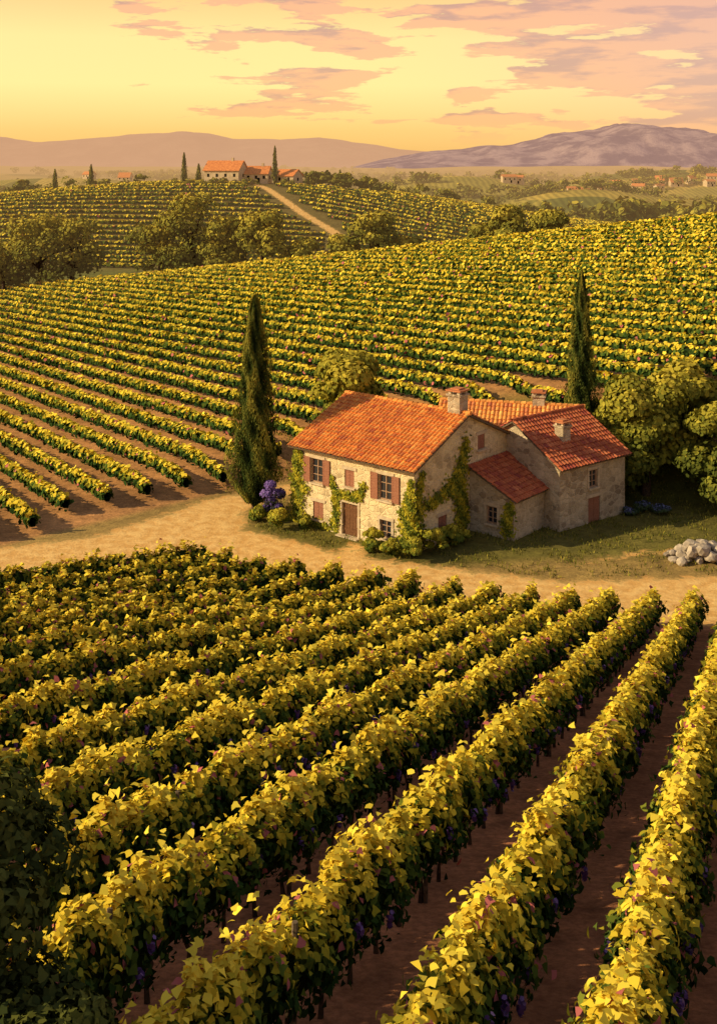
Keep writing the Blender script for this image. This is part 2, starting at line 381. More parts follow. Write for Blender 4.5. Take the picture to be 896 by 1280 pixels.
# ---------- TREES
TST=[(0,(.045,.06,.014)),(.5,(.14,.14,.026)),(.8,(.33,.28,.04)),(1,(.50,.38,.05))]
DST=[(0,(.022,.033,.011)),(.6,(.048,.062,.018)),(1,(.11,.115,.026))]  # near bushes in shade: the shade is put into dark leaf colours
def crown_leaves(cx,cy,z0,h,w,nl,ls,stops,nb=18,zlow=.28,shade=.0,tight=.34,tmpl=None):
    bl=[]
    for i in range(nb):
        a=random.uniform(0,2*math.pi); t=random.random()
        zz=zlow+(.92-zlow)*random.random()**.8; rr=math.sqrt(random.random())*.72*math.sin(math.pi*min(1,(1.08-zz)/.85)*.6+.15)
        br=tight*w*.5*random.uniform(.75,1.35)
        bl.append((cx+math.cos(a)*rr*w/2,cy+math.sin(a)*rr*w/2,min(z0+zz*h,z0+h-br*.75),br,random.uniform(-.16,.16)))
    bl=np.array(bl); wts=bl[:,3]**2; ix=rng.choice(nb,nl,p=wts/wts.sum())
    dr=rng.normal(size=(nl,3)); dr[:,2]=np.abs(dr[:,2])*.9-.25*rng.random(nl); dr/=np.linalg.norm(dr,axis=1,keepdims=True)
    r=bl[ix,3]*(1.05-.5*rng.random(nl)**2)
    P=bl[ix,:3]+dr*r[:,None]*np.array([1,1,.85])
    N=dr+rng.normal(size=(nl,3))*.4; N[:,2]+=.1
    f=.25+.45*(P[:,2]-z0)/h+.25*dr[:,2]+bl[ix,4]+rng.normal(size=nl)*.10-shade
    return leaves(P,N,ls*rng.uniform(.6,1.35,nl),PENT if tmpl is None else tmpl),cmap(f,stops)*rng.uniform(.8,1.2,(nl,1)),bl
def round_tree(name,x,y,h,w,nl,ls,stops=TST,nb=20,zlow=.28,shade=0,z=None,trunk=True,mat=None,tight=.34,tmpl=None):
    z0=g1(x,y) if z is None else z; par=empty(name,(x,y,z0))
    V,c,bl=crown_leaves(0,0,0,h,w,nl,ls,stops,nb,zlow,shade,tight,tmpl)
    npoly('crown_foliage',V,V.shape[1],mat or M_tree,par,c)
    if trunk:
        TV=[];TF=[]; tr=.035*h
        tube([(0,0,-.2),(.05*h*.2,0,.15*h),(0,.01*h,.3*h),(0,0,.55*h)],[tr*1.3,tr,tr*.8,tr*.45],8,TV,TF)
        for q in bl[:8]:
            st=(0,0,h*random.uniform(.2,.4)); mid=(q[0]*.5,q[1]*.5,(st[2]+q[2])*.5+.03*h); tube([st,mid,tuple(q[:3])],[tr*.5,tr*.33,tr*.12],6,TV,TF)
        pymesh('trunk_and_limbs',TV,TF,M_bark,par,True)
    return par
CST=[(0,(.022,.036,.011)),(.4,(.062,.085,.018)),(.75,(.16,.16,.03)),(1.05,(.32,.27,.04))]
def cypress(name,x,y,h,w,nl,ls,z=None,bright=0,mat=None):
    z0=g1(x,y) if z is None else z; par=empty(name,(x,y,z0))
    t=rng.random(nl)**1.15; th=rng.uniform(0,2*math.pi,nl)
    prof=lambda t: np.minimum(1,(t+.02)*6)**.5*np.clip(1-t,0,1)**.60*(1+.06*np.sin(t*9))*1.05
    ph=rng.random(8)*6
    fl=1+.13*np.sin(3*th+t*7+ph[0])+.12*np.sin(5*th-t*15+ph[1])+.10*np.sin(8*th+t*31+ph[2])+.07*np.sin(2*th+t*45+ph[3])
    rr=(w/2)*prof(t)*fl*(1.0-.45*rng.random(nl)**2)*.95
    zz=.055*h+t*h*.94+ (fl-1)*h*.05
    P=np.stack([np.cos(th)*rr,np.sin(th)*rr,zz],-1)
    out=np.stack([np.cos(th),np.sin(th),np.full(nl,.2)],-1)
    N=out+rng.normal(size=(nl,3))*.35
    T=np.stack([np.cos(th)*.3,np.sin(th)*.3,np.ones(nl)],-1)+rng.normal(size=(nl,3))*.22
    n_=N/np.linalg.norm(N,axis=1,keepdims=True); A=np.cross(T,n_); A/=np.linalg.norm(A,axis=1,keepdims=True)
    B=np.cross(n_,A); B*=np.sign(B[:,2:3]); size=(ls*rng.uniform(.6,1.3,nl)).reshape(-1,1,1)
    tm=BLADE*np.array([.55,1.4,1]); V=P[:,None]+size*(tm[None,:,0:1]*A[:,None]+tm[None,:,1:2]*B[:,None]+tm[None,:,2:3]*n_[:,None])
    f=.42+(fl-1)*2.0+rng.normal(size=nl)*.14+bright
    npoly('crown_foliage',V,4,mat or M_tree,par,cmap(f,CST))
    TV=[];TF=[]; tube([(0,0,-.2),(0,0,.05*h),(0,0,.4*h),(0,0,.9*h)],[.022*h,.016*h,.012*h,.004*h],7,TV,TF)
    pymesh('trunk',TV,TF,M_bark,par)
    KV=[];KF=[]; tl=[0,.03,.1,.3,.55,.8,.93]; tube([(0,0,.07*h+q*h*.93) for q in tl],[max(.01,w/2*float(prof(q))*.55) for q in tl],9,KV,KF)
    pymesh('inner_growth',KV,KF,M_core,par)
cypress('cypress_tree',-7.1,77.0,14.9,3.6,30000,.22)
cypress('cypress_tree',17.3,87,13.9,2.9,18000,.24,z=1.6)
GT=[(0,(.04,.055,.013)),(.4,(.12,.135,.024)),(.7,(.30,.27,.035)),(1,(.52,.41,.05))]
round_tree('olive_tree',-1.0,85.2,9.6,8.0,15000,.24,GT,26,.15)
round_tree('oak_tree',20.6,80.5,8.6,8.0,17000,.24,GT,28,.06,.03)
round_tree('oak_tree',26.0,77.8,7.4,7.4,15000,.23,GT,24,.05,.03)
round_tree('oak_tree',31.5,81,8,8,5000,.4,GT,20,.08,.05)
round_tree('oak_tree',24.0,83.5,7.0,7,7000,.28,GT,18,.05,.05)
round_tree('hedge_shrub',10.6,90.2,3.2,5.0,5000,.24,GT,16,.0,.0,trunk=False)
round_tree('hedge_shrub',14.2,89.6,3.4,5.0,5000,.24,GT,16,.0,.0,trunk=False)
round_tree('laurel_bush',-4.35,11.6,4.1,3.6,19000,.105,DST,26,.02,.05,trunk=True,tmpl=LOBE)
round_tree('laurel_bush',-3.1,10.4,2.3,2.6,10500,.10,DST,18,.0,.05,tmpl=LOBE)
round_tree('laurel_bush',-1.9,11.0,1.35,2.3,8000,.10,DST,14,.0,.05,tmpl=LOBE)
vt=[(-37,250,18,15),(-45,254,14,12),(-29,247,13,11),(-21,243,13,10),(-67,262,15,14),(-75,264,17,16),(-83,262,12,13),(-91,268,14,14),(4,236,13,12),(10,238,9,8),(-4,238,8,8),(29,214,10.5,9),(35,210,9,9),(24,216,7,7),(-12,241,7,8)]
for (x,y,h,w) in vt: round_tree('broadleaf_tree',x,y,h,w*1.15,3600,.52,TST,18,.04,.0,mat=M_ftree,tight=.42)
for (x,y,h,w) in [(-65,418,11.5,2.8),(-60,421,7,2.4),(-31,416,14,2.9),(-7,426,6.5,2.2),(3,430,5,2),(-115,425,8,2.6),(-103,432,9,2.6)]:
    cypress('cypress_tree',x,y,h,w,900,.8,mat=M_ftree)
FV=[];FC=[]
def fartree(x,y,h,w,n=70):
    V,c,_=crown_leaves(x,y,g1(x,y)-.08*h,h,w,n,h*.15,TST,6,.12,.16,.5); FV.append(V); FC.append(c)
for i in range(46):
    a=random.random()
    if a<.55: fartree(random.uniform(-20,6),random.uniform(418,434),random.uniform(3.5,6.5),random.uniform(4,7),160)
    else: fartree(random.uniform(-72,-24),random.uniform(409,414),random.uniform(1.5,3),random.uniform(3,5),110)
for i in range(26): fartree(random.uniform(6,100),432+random.uniform(0,30),random.uniform(3,7),random.uniform(6,10),120)
for i in range(60):
    x=random.uniform(-210,-80); fartree(x,440+random.uniform(0,40),random.uniform(4,7),random.uniform(6,10),100)
def tline(x0,y0,x1,y1,n,sx,sy,h0,h1):
    for i in range(n):
        t=random.random(); fartree(x0+(x1-x0)*t+random.gauss(0,sx),y0+(y1-y0)*t+random.gauss(0,sy),random.uniform(h0,h1),random.uniform(h0,h1)*1.4,75)
tline(110,500,230,480,130,8,12,8,15); tline(75,530,150,520,26,6,8,6,11)
tline(150,600,240,590,40,5,5,6,11); tline(60,790,200,790,44,8,5,6,10); tline(190,800,330,810,60,12,4,7,11)
tline(90,700,200,715,30,5,4,5,8); tline(205,650,290,780,34,6,6,5,9); tline(230,900,400,920,60,16,6,7,11); tline(20,870,70,850,14,5,4,6,9); tline(110,900,220,870,26,6,5,6,9)
tline(-60,1050,400,1060,60,20,6,8,12); tline(-400,700,-60,760,80,14,14,7,12); tline(-420,860,-100,840,60,15,12,7,11)
tline(230,1130,420,1120,44,20,6,6,10); tline(100,980,260,1000,44,10,5,6,10)
for i in range(30):
    y=1250*1.05**i; n=14; x0=random.uniform(-.36,.2)*y; 
    tline(x0,y,x0+random.uniform(.1,.3)*y,y+random.uniform(-30,30),n,y*.008,y*.003,8+y*.003,14+y*.004)
    x0=random.uniform(-.36,.3)*y; tline(x0,y*1.02,x0+random.uniform(.1,.3)*y,y*1.02,n,y*.008,y*.003,8+y*.003,14+y*.004)
npoly('distant_trees',np.concatenate(FV),5,M_ftree,None,np.concatenate(FC))

# ---------- shrubs, flowers, grass
def shrub(name,x,y,h,w,n,ls,stops,nb=10): round_tree(name,x,y,h,w,n,ls,stops,nb,.05,0,trunk=False)
SH=[(0,(.04,.06,.013)),(.45,(.11,.15,.026)),(.75,(.34,.31,.035)),(1,(.56,.45,.05))]
for (x,y,h,w) in [(-5.5,73.6,1.3,2.2),(-6.6,75.3,1.1,1.8),(.9,69.5,1.3,1.7),(2.0,68.4,1.0,1.6),(3.2,67.8,1.3,1.7),(4.6,68.9,1.5,1.8),(5.7,70.4,1.2,1.7),(6.6,71.0,.8,1.3),(-3.6,73.6,.9,1.2),(13.9,75.6,.8,1.4)]:
    shrub('shrub',x,y,h,w,2000,.14,SH)
LV=[(0,(.03,.03,.03)),(.40,(.06,.07,.04)),(.50,(.14,.09,.30)),(1,(.30,.19,.52))]
shrub('lavender_bush',-5.9,75.3,2.8,2.0,3000,.11,LV); 
for p in [(19.5,77.3,.7,1.8),(20.8,76.8,.6,1.6),(18.6,76.6,.5,1.2)]: shrub('blue_flower_bush',*p,900,.10,[(0,(.03,.05,.02)),(.6,(.07,.10,.04)),(.8,(.10,.11,.18)),(1,(.2,.22,.40))])
n=50000; gx=rng.uniform(-10,34,n); gy=rng.uniform(62,94,n)
dpp=np.minimum(seg_dist(gx,gy,path1),np.minimum(seg_dist(gx,gy,path2),seg_dist(gx,gy,path3)))
nz=np.sin(gx*1.1)*np.sin(gy*1.3+1)+.5*np.sin(gx*2.7+gy)
k=(dpp>.1+.5*rng.random(n))&(nz+rng.normal(size=n)*.4+.3*(gy>71)>.05)&(gy>np.interp(gx,EX,EY)+1)
gx,gy=gx[k],gy[k]; n=len(gx); P=np.stack([gx,gy,G(gx,gy)+.06],-1)
th=rng.uniform(0,6.28,n); N=np.stack([np.cos(th),np.sin(th),np.full(n,.3)],-1); T=np.stack([rng.normal(size=n)*.3,rng.normal(size=n)*.3,np.ones(n)],-1)
npoly('grass',leaves(P,N,rng.uniform(.14,.32,n),BLADE*np.array([.4,1,1]),T),4,M_tree,None,cmap(rng.random(n),[(0,(.08,.10,.018)),(.6,(.19,.18,.03)),(1,(.40,.32,.06))]))

# ---------- FARMHOUSE
HC=Vector((3.4,68.8,0)); HA=math.radians(-40)
house=empty('stone_farmhouse',HC,HA)
RM=Matrix.Translation(HC)@Matrix.Rotation(HA,4,'Z')
def prism(name,x0,x1,y0,y1,ze,zr,axis,zb=-.6):
    if axis=='x':
        ym=(y0+y1)/2; pr=[(y0,zb),(y1,zb),(y1,ze),(ym,zr),(y0,ze)]
        V=[(x0,a,c) for a,c in pr]+[(x1,a,c) for a,c in pr]
    else:
        xm=(x0+x1)/2; pr=[(x0,zb),(x0,ze),(xm,zr),(x1,ze),(x1,zb)]
        V=[(a,y0,c) for a,c in pr]+[(a,y1,c) for a,c in pr]
    F=[(4,3,2,1,0),(5,6,7,8,9)]+[(i,(i+1)%5,5+(i+1)%5,5+i) for i in range(5)]
    return V,F
import bmesh
def solid(name,V,F,mat,parent,cutters=()):
    o=pymesh(name,V,F,mat,parent)
    bm=bmesh.new(); bm.from_mesh(o.data); bmesh.ops.recalc_face_normals(bm,faces=bm.faces); bm.to_mesh(o.data); bm.free()
    if cutters:
        cv=[];cf=[]
        for c in cutters: box(cv,cf,*c)
        cm=bpy.data.meshes.new('c'); cm.from_pydata(cv,[],cf); co=bpy.data.objects.new('c',cm); COL.objects.link(co); co.parent=parent
        bm=bmesh.new(); bm.from_mesh(cm); bmesh.ops.recalc_face_normals(bm,faces=bm.faces); bm.to_mesh(cm); bm.free()
        md=o.modifiers.new('b','BOOLEAN'); md.operation='DIFFERENCE'; md.solver='EXACT'; md.object=co
        bpy.context.view_layer.update(); dg=bpy.context.evaluated_depsgraph_get()
        nm=bpy.data.meshes.new_from_object(o.evaluated_get(dg)); o.modifiers.clear(); o.data=nm
        bpy.data.objects.remove(co)
    return o
def tile_slope(name,O,e,L,s,S,parent,base=(.60,.20,.065)):
    O=Vector(O); e=Vector(e).normalized(); s=Vector(s).normalized(); n=e.cross(s)
    if n.z<0: n=-n
    cw=.30; nc=max(1,round(L/cw)); cw=L/nc; ch=.42; nr=max(1,round(S/ch)); ch=S/nr; sub=6
    u=np.arange(nc*sub+1)/sub; colid=np.minimum(u.astype(int),nc-1)
    prof=.09*np.abs(np.sin(np.pi*u))**.8
    rows=[];cols=[]
    tone=rng.normal(size=(nr,nc)); 
    for r in range(nr):
        for k,(fv,hh) in enumerate(((0,0.0),(1,.055))):
            jit=rng.normal(size=nc)*.008
            off=prof+hh+.02+jit[colid]*(1 if k else .5)
            sv=(r+fv)*ch+(0.03 if k else 0)+(rng.normal(size=nc)*.012)[colid]
            P=np.array(O)[None]+np.outer(u*cw,np.array(e))+np.outer(sv,np.array(s))+np.outer(off,np.array(n))
            rows.append(P)
            t=tone[r][colid]; b_=np.array(base)[None]*(1+.13*t[:,None]); b_[:,1]*=(1+.10*t); b_[:,2]*=(1+.15*np.abs(t))
            cols.append(np.clip(b_,.01,.9))
    P=np.stack(rows); Cc=np.ones(P.shape[:2]+(4,)); Cc[...,:3]=np.stack(cols)
    grid(name,P,M_tile,parent,False,{'col':('FLOAT_COLOR',Cc)})
    V=[];F=[]; c=O+e*L/2+s*(S/2)-n*.05
    box(V,F,c,(L-.04,S-.04,.10),(e,s,n)); pymesh(name+'_deck',V,F,M_wood,parent)
def ridge_caps(name,A,B,parent,col=(.6,.21,.07)):
    A=Vector(A);B=Vector(B);d=B-A;n=max(1,round(d.length/.42));V=[];F=[];Cc=[]
    for i in range(n):
        p=A+d*(i/n); q=A+d*((i+1.08)/n); b0=len(V); tube([p+Vector((0,0,-.02)),q+Vector((0,0,.02))],[.13,.15],8,V,F)
        t=1+.2*random.gauss(0,1); Cc+=[[col[0]*t,col[1]*t,col[2]*t]]*(len(V)-b0)
    pymesh(name,V,F,M_tile,parent,False,np.clip(np.array(Cc),.01,.9))
def gable_roof(pfx,x0,x1,y0,y1,ze,zr,axis,parent,over=.4,oe=.35,base=(.60,.20,.065)):
    if axis=='x':
        ym=(y0+y1)/2; hw=(y1-y0)/2; sl=(zr-ze)/hw; L=x1-x0+2*oe; S=math.hypot(hw+over,(hw+over)*sl)
        tile_slope(pfx+'_front_tiles',(x0-oe,ym,zr+.10),(1,0,0),L,(0,-1,-sl),S,parent,base)
        tile_slope(pfx+'_rear_tiles',(x0-oe,ym,zr+.10),(1,0,0),L,(0,1,-sl),S,parent,base)
        ridge_caps(pfx+'_ridge_caps',(x0-oe,ym,zr+.17),(x1+oe,ym,zr+.17),parent,base)
    else:
        xm=(x0+x1)/2; hw=(x1-x0)/2; sl=(zr-ze)/hw; L=y1-y0+2*oe; S=math.hypot(hw+over,(hw+over)*sl)
        tile_slope(pfx+'_right_tiles',(xm,y0-oe,zr+.10),(0,1,0),L,(1,0,-sl),S,parent,base)
        tile_slope(pfx+'_left_tiles',(xm,y0-oe,zr+.10),(0,1,0),L,(-1,0,-sl),S,parent,base)
        ridge_caps(pfx+'_ridge_caps',(xm,y0-oe,zr+.17),(xm,y1+oe,zr+.17),parent,base)
def opening(parent,kind,O,t,n,w,h,shut=0):
    O=Vector(O);t=Vector(t);n=Vector(n);z=Vector((0,0,1)); ax=(t,n,z)
    fr=([],[]);gl=([],[]);st=([],[]);sh=([],[])
    if kind=='door':
        for i in range(5):
            box(*sh,O-n*.16+t*(w*(-.4+.2*i)),(w*.19,.06,h-.04),ax)
        box(*sh,O-n*.11+z*(h*.3),(w*.94,.04,.12),ax); box(*sh,O-n*.11-z*(h*.3),(w*.94,.04,.12),ax)
        pymesh('door',*sh,M_door,parent)
        gl2=([],[]); box(*gl2,O-n*.225,(w,.03,h),ax); pymesh('door_recess',*gl2,M_dark,parent)
        box(*st,O-z*(h/2-.04)+n*.18,(w+.5,.5,.16),ax)
    elif kind=='shut':
        for sgn in (-1,1):
            box(*sh,O-n*.09+t*(sgn*w*.25),(w*.48,.06,h-.04),ax)
            for q in range(5): box(*sh,O-n*.05+t*(sgn*w*.25)+z*(h*(-.36+.18*q)),(w*.36,.02,h*.05),ax)
        pymesh('closed_shutters',*sh,M_shutter,parent)
        box(*st,O-z*(h/2+.06)+n*.05,(w+.24,.2,.11),ax)
    else:
        box(*gl,O-n*.17,(w,.03,h),ax); pymesh('glass',*gl,M_glass,parent)
        for sgn in (-1,1):
            box(*fr,O-n*.12+t*sgn*(w/2-.045),(.09,.07,h),ax)
            box(*fr,O-n*.12+z*sgn*(h/2-.045),(w-.18,.065,.09),ax)
        box(*fr,O-n*.125,(.07,.06,h-.18),ax)
        for q in (-.17,.17): box(*fr,O-n*.128+z*h*q,(w-.18,.045,.045),ax)
        pymesh('window_frame',*fr,M_frame,parent)
        box(*st,O-z*(h/2+.06)+n*.05,(w+.24,.22,.11),ax)
    box(*st,O+z*(h/2+.10)+n*.015,(w+.4,.09,.20),ax)
    if kind!='shut':
        for sgn in (-1,1):
            if not shut: 
                for q in range(3): box(*st,O+t*sgn*(w/2+.09)+z*(h*(-.333+.333*q))+n*.012,(.15+.05*(q%2),.08,h*.30),ax)
    pymesh('stone_surround',*st,M_trim,parent)
    if shut:
        S=([],[])
        for sgn in (-1,1):
            c=O+t*sgn*(w/2+.33)+n*.05
            box(*S,c,(.58,.05,h+.06),ax)
            for q in range(9): box(*S,c+n*.035+z*(h*(-.42+.105*q)),(.44,.02,h*.05),ax)
            for q in (-1,1): box(*S,c+n*.032+t*q*.255,(.07,.03,h+.06),ax)
        pymesh('shutters',*S,M_shutter,parent)
    return (O,(w,.5,h),ax)
fn=(0,-1,0);ft=(1,0,0)
cuts=[]
for (k,x,z,w,h,s) in [('win',-8.0,3.75,1.05,1.6,1),('shut',-5.2,3.75,.8,1.1,0),('win',-2.25,3.7,1.05,1.6,1),('shut',-7.9,1.15,.9,1.15,0),('door',-5.15,1.05,1.3,2.2,0),('win',-2.2,1.1,.9,1.15,0)]:
    cuts.append(opening(house,k,(x,0,z),ft,fn,w,h,s))
gn=(1,0,0);gt=(0,1,0)
cuts.append(opening(house,'shut',(0,3.0,1.15),gt,gn,.95,1.1)); cuts.append(opening(house,'shut',(0,7.4,5.55),gt,gn,.85,1.0))
V,F=prism('m',-10,0,0,11.2,5.2,7.6,'x'); solid('main_walls',V,F,M_lime,house,cuts)
gable_roof('main_roof',-10,0,0,11.2,5.2,7.6,'x',house,.45,.35,(.76,.27,.06))
LV_=[(-.3,6,-.6),(3.4,6,-.6),(3.4,11.1,-.6),(-.3,11.1,-.6),(-.3,6,4.25),(3.4,6,2.55),(3.4,11.1,2.55),(-.3,11.1,4.25)]
c1=opening(house,'win',(1.75,6,1.35),ft,fn,.8,1.15)
solid('lean_to_walls',LV_,[(0,3,2,1),(4,5,6,7),(0,1,5,4),(1,2,6,5),(2,3,7,6),(3,0,4,7)],M_stone,house,[c1])
sl=(4.25-2.55)/3.7
tile_slope('lean_to_tiles',(.02,5.7,4.28),(0,1,0),5.7,(1,0,-sl),math.hypot(3.75,3.75*sl),house,(.50,.13,.05))
wing=empty('wing',(4.73,9.45,0),math.radians(-12)); wing.parent=house
cw=[opening(wing,'win',(0,3.3,2.95),gt,gn,.85,1.2),opening(wing,'shut',(0,3.4,.85),gt,gn,1.2,1.7)]
V,F=prism('w',-8,0,0,6.6,4.2,6.45,'y'); solid('wing_walls',V,F,M_stone,wing,cw)
gable_roof('wing_roof',-8,0,0,6.6,4.2,6.45,'y',wing,.4,.3,(.50,.13,.05))
RC=RM.inverted()@Vector((11.2,82.3,0))
rear=empty('rear_block',RC,math.radians(40-14)); rear.parent=house
V,F=prism('r',-5,5,-3.2,3.2,4.2,6.3,'x'); solid('rear_walls',V,F,M_stone,rear)
gable_roof('rear_roof',-5,5,-3.2,3.2,4.2,6.3,'x',rear,.4,.3,(.80,.33,.08))
def chimney(parent,x,y,z0,z1,w):
    V=[];F=[]; box(V,F,(x,y,(z0+z1-.35)/2),(w,w,z1-.35-z0)); box(V,F,(x,y,z1-.30),(w+.18,w+.18,.12))
    pymesh('chimney_stack',V,F,M_stone,parent)
    V=[];F=[]
    for sx in (-1,1):
        for sy in (-1,1): box(V,F,(x+sx*w*.36,y+sy*w*.36,z1-.14),(w*.22,w*.22,.2))
    pymesh('chimney_posts',V,F,M_trim,parent)
    V=[];F=[]; box(V,F,(x,y,z1),(w+.22,w+.22,.09)); box(V,F,(x,y,z1+.09),(w*.7,w*.7,.09)); n=len(V)
    pymesh('chimney_cap',V,F,M_tile,parent,False,np.tile([.55,.2,.08],(n,1)))
chimney(house,-.75,5.75,7.0,9.15,.95); chimney(rear,2.0,.2,5.4,7.35,.85); chimney(wing,-1.9,2.4,4.7,6.55,.75)

# ivy
IV=[];IN=[];IF=[]
def ivy(fr,pts,n,spread):
    pts=np.array(pts); ix=rng.integers(0,len(pts)-1,n); t=rng.random(n)[:,None]; c=pts[ix]*(1-t)+pts[ix+1]*t
    sp_=c[:,2]*spread; a=c[:,0]+rng.normal(size=n)*sp_*.42; z=c[:,1]+rng.normal(size=n)*sp_*.42
    z=np.clip(z,.0,None)
    for i in range(n):
        p,nn=fr(a[i],z[i]); p=Vector(p)+Vector(nn)*(.03+.12*random.random()); IV.append(tuple(RM@p)); w=RM.to_3x3()@Vector(nn); IN.append(tuple(w)); IF.append(.45+.5*random.random()+.15*math.sin(a[i]*5+z[i]*4))
facade=lambda a,z:((a,0,z),(0,-1,0)); gab=lambda a,z:((0,a,z),(1,0,0)); lean=lambda a,z:((a,6,z),(0,-1,0))
ivy(facade,[(-9.8,.2,.9),(-9.7,1.8,.7),(-9.8,3.4,.7),(-9.6,4.9,.4)],1100,1); ivy(facade,[(-9.6,2.2,.5),(-8.9,2.4,.4)],120,1)
ivy(facade,[(-6.5,.2,.5),(-6.3,1.5,.4),(-6.4,2.5,.4),(-5.4,2.6,.3),(-4.4,2.7,.45),(-3.9,3.5,.3)],850,1); ivy(facade,[(-6.4,2.5,.35),(-6.7,3.6,.2)],150,1); ivy(facade,[(-8.6,.2,.5),(-7.2,.2,.5)],250,1)
ivy(facade,[(-.5,.2,1.0),(-.35,1.6,.8),(-.35,3.0,.5),(-.15,4.4,.25)],1200,1); ivy(facade,[(-1.0,2.3,.3),(-.4,2.5,.6)],200,1)
ivy(gab,[(.3,.3,1.0),(.35,1.8,.8),(.4,3.5,.5),(.8,4.8,.3)],1000,1)
ivy(gab,[(3.2,3.2,.6),(4.4,3.4,1.0),(5.2,4.6,.8),(5.5,6.0,.5)],1000,1); ivy(gab,[(5.2,.4,1.0),(5.0,2.0,.8),(4.7,3.6,.9)],1200,1); ivy(gab,[(1.0,2.6,.5),(3.2,3.1,.5)],350,1)
ivy(lean,[(2.9,.3,.6),(3.0,1.4,.5),(3.2,2.3,.4)],380,1)
P=np.array(IV);Nn=np.array(IN); n=len(P); Nn=Nn+rng.normal(size=(n,3))*.4; Nn[:,2]+=.15
npoly('climbing_ivy',leaves(P,Nn,rng.uniform(.12,.24,n),LOBE),8,M_leaf,None,cmap(np.array(IF),[(.3,(.05,.08,.015)),(.6,(.18,.20,.026)),(1,(.58,.47,.04))]))

# ---------- rocks
V=[];F=[]
for i in range(50):
    lay=i%3; a=random.uniform(0,6.28); r=random.random()**.6*(2.3-.6*lay)
    x=20.9+math.cos(a)*r*1.1; y=68.0+math.sin(a)*r*.6; s=random.uniform(.2,.5); z=g1(x,y)+.15+lay*.38*(1-r/3)
    bm=bmesh.new(); bmesh.ops.create_icosphere(bm,subdivisions=2,radius=1)
    sc3=Vector((random.uniform(.8,1.3),random.uniform(.7,1.1),random.uniform(.55,.85)))*s; o=Vector((random.random()*50,0,i))
    rot=Matrix.Rotation(random.uniform(0,6),3,'Z')@Matrix.Rotation(random.uniform(-.4,.4),3,'X')
    b0=len(V)
    for v in bm.verts:
        k=1+.35*noise.noise(v.co*1.4+o)+.1*noise.noise(v.co*4+o); c=rot@Vector((v.co.x*sc3.x*k,v.co.y*sc3.y*k,v.co.z*sc3.z*k)); V.append((x+c.x,y+c.y,z+c.z))
    for f in bm.faces: F.append(tuple(b0+v.index for v in f.verts))
    bm.free()
pymesh('rock_pile',V,F,M_rock)

# ---------- distant buildings
def small_house(name,x,y,L,W,ze,zr,yaw,ch=True,zoff=0):
    e=empty(name,(x,y,g1(x,y)+zoff),math.radians(yaw))
    V,F=prism('s',-L/2,L/2,-W/2,W/2,ze,zr,'x',-2); solid('walls',V,F,M_farwall,e)
    V=[];F=[]
    sl=(zr-ze)/(W/2); hw=W/2+.5; S=math.hypot(hw,hw*sl)
    for sg in (-1,1):
        s=Vector((0,sg,-sl)).normalized(); n=Vector((0,sg*sl,1)).normalized()
        box(V,F,Vector((0,0,zr+.12))+s*S/2+n*.08,(L+.8,S,.2),((1,0,0),s,n))
    pymesh('roof',V,F,M_farroof,e)
    V=[];F=[]
    for i in range(max(2,int(L/3))):
        xx=-L/2+L*(i+.5)/max(2,int(L/3)); 
        box(V,F,(xx,-W/2,ze*.62),(.9,.1,1.2)); 
    box(V,F,(L/2,0,ze*.6),(.1,.9,1.2)); box(V,F,(L*.1,-W/2,1.0),(1.1,.12,2.0))
    pymesh('windows_and_door',V,F,M_dark,e)
    if ch:
        V=[];F=[]; box(V,F,(L*.2,0,zr+.5),(.9,.9,1.6)); pymesh('chimney',V,F,M_farwall,e)
small_house('hill_farmhouse',-49.5,419,14,8.5,4.8,8.2,-18)
small_house('hill_farmhouse',-37.5,420,9,6.5,3.6,6.2,-10)
small_house('hill_farmhouse',-26,419,8,6.5,3.2,5.4,-30,False)
random.seed(5)
for (x,y) in [(236,700),(247,704),(168,872),(178,880),(116,866),(124,872),(300,1060),(318,1070),(262,1050),(280,1045),(340,1080),(245,1070),(-210,1010),(-160,980),(360,1075),(330,1055),(290,1075),(225,1040),(-240,1000),(200,1030),(268,1075)]:
    small_house('village_house',x,y,random.uniform(8,12),random.uniform(6,8),random.uniform(3.5,5),random.uniform(6,8),random.uniform(-35,35),False,0)

# ---------- mountains
def mountain(name,D,prof,depth,col1,col2,hz,hf,seed,rough):
    xs=np.linspace(-.55,.62,330)*D; rows=[]; K=44
    px=[(p[0]-448)/1400*D for p in prof]; pz=[24+(205-p[1])/1400*D for p in prof]
    crest=np.interp(xs,px,pz)
    P=np.zeros((K,len(xs),3))
    for j in range(K):
        w=j/(K-1); sh=math.sin(math.pi*min(1,w*1.0))**.9 if w<.5 else 1-(w-.5)*.6
        for i,x in enumerate(xs):
            n=noise.fractal(Vector((x/900+seed,w*depth/900,seed)),1.0,2.1,6)
            rg=1-abs(noise.noise(Vector((x/650+seed*3,w*depth/1100,3))))*2
            hgt=crest[i]+30
            P[j,i]=(x,D-depth/2+w*depth,-30+hgt*sh+ rough*(n*.9+rg*.4-.3)*hgt*.5*min(1,4*w)*(1-sh*.75))
    m,nt=newmat(name+'_mat'); b=NB(nt); nz=b.noise(b.pos(),.004,6,.65)
    c=b.mix(b.ss(nz,.42,.6),col1,col2); sh=b.pbsdf(c,.95,b.bump(nz,.6,60),.05)
    em=b.n('ShaderNodeEmission'); em.inputs[0].default_value=(*hz,1); mx=b.n('ShaderNodeMixShader'); mx.inputs[0].default_value=hf  # distance haze painted on: even glow mixed into the mountain surface
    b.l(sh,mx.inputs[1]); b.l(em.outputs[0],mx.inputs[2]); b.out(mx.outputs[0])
    grid(name,P,m,None,True)
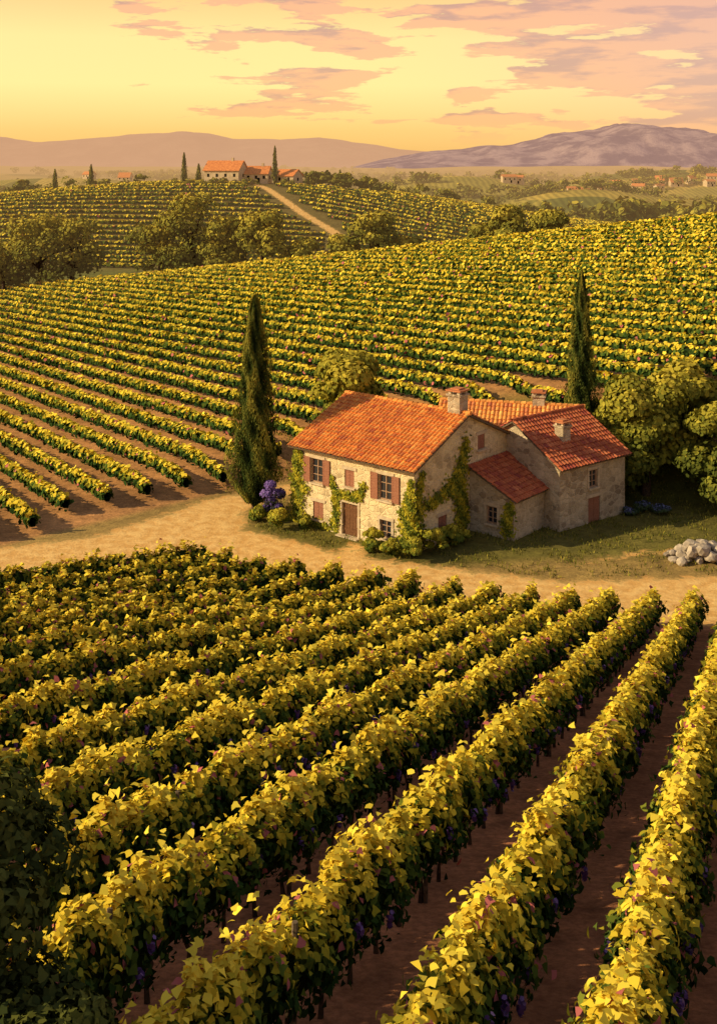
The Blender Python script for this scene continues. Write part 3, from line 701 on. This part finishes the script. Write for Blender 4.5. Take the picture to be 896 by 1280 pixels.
mountain('distant_mountain_range',12500,[(-500,185),(-300,176),(-100,178),(0,170),(40,177),(90,175),(130,172),(180,168),(230,163),(262,168),(290,173),(350,176),(400,173),(450,180),(500,187),(560,192),(700,198),(1200,200)],4000,(.2,.14,.1),(.3,.22,.16),(.72,.40,.22),.86,2.2,.8)
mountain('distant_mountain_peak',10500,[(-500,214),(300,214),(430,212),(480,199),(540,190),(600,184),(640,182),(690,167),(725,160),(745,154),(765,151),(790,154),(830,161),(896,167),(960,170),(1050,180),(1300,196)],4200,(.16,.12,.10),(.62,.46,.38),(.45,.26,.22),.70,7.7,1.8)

# ---------- WORLD
S=Vector((-.95,-.18,0)).normalized(); el=math.radians(27)
S3=Vector((S.x*math.cos(el),S.y*math.cos(el),math.sin(el)))
w=bpy.data.worlds.new('World'); sc.world=w; w.use_nodes=True; nt=w.node_tree; nt.nodes.clear(); b=NB(nt)
try:
    w.cycles.sampling_method='MANUAL'; w.cycles.sample_map_resolution=256
except Exception: pass
sky=b.n('ShaderNodeTexSky',sky_type='NISHITA'); sky.sun_disc=False; sky.sun_elevation=el; sky.sun_rotation=math.atan2(S.x,S.y)%(2*math.pi)
bg1=b.n('ShaderNodeBackground'); b.l(sky.outputs[0],bg1.inputs[0]); bg1.inputs[1].default_value=.05
tc=b.n('ShaderNodeTexCoord').outputs['Generated']; sp3=b.n('ShaderNodeSeparateXYZ'); b.l(tc,sp3.inputs[0]); x,y,z=sp3.outputs
c=b.ramp(b.m('MULTIPLY',z,4.0),[(0,(.78,.38,.05)),(.12,(.84,.46,.06)),(.28,(.92,.66,.14)),(.44,(.92,.65,.12)),(.58,(.88,.50,.05)),(.8,(.42,.29,.14)),(1,(.20,.18,.16))])
c=b.mix(b.m('MULTIPLY',b.ss(x,-.02,.4),.65),c,b.mix(b.ss(z,.13,.25),(.86,.38,.12),(.18,.16,.17)))
mp=b.n('ShaderNodeMapping'); mp.inputs['Scale'].default_value=(4.4,1.0,25.0); mp.inputs['Location'].default_value=(1.3,.4,.55); b.l(tc,mp.inputs[0])
n1=b.noise(mp.outputs[0],1.9,8,.58,.1)
mp2=b.n('ShaderNodeMapping'); mp2.inputs['Scale'].default_value=(4.4,1.0,25.0); mp2.inputs['Location'].default_value=(1.38,.4,.40); b.l(tc,mp2.inputs[0])
n2=b.noise(mp2.outputs[0],1.9,5,.56,.1)
dens=b.m('ADD',n1,b.m('ADD',b.m('MULTIPLY',x,.36),b.m('MULTIPLY',z,.9)))
cl=b.m('MULTIPLY',b.ss(dens,.60,.64),b.ss(z,.012,.04))
ccol=b.mix(b.ss(b.m('SUBTRACT',n1,n2),-.10,.05),(.50,.17,.07),(.90,.34,.07))
ccol=b.mix(b.m('MULTIPLY',b.ss(x,.08,.35),.45),ccol,(.52,.22,.16))
ccol=b.mix(b.ss(z,.15,.26),ccol,(.18,.16,.16))
c=b.mix(b.m('MULTIPLY',cl,.9),c,ccol)
bg2=b.n('ShaderNodeBackground'); b.l(c,bg2.inputs[0]); bg2.inputs[1].default_value=1.0
ad=b.n('ShaderNodeAddShader'); b.l(bg1.outputs[0],ad.inputs[0]); b.l(bg2.outputs[0],ad.inputs[1])
o=b.n('ShaderNodeOutputWorld'); b.l(ad.outputs[0],o.inputs[0])
sl_=bpy.data.lights.new('sun','SUN'); sl_.energy=5.0; sl_.angle=math.radians(.6); sl_.color=(1,.80,.45)
so=bpy.data.objects.new('sun',sl_); so.rotation_euler=(-S3).to_track_quat('-Z','Y').to_euler(); so.location=(-40,-20,60); COL.objects.link(so)

cam=bpy.data.cameras.new('camera'); co=bpy.data.objects.new('camera',cam); COL.objects.link(co)
co.location=(0,0,24); co.rotation_euler=(math.pi/2,0,0)
cam.sensor_fit='VERTICAL'; cam.sensor_height=24; cam.lens=1400/1280*24; cam.shift_y=-435/1280; cam.clip_start=.1; cam.clip_end=40000
sc.camera=co
sc.view_settings.view_transform='Standard'; sc.view_settings.look='None'; sc.view_settings.exposure=0; sc.view_settings.gamma=1
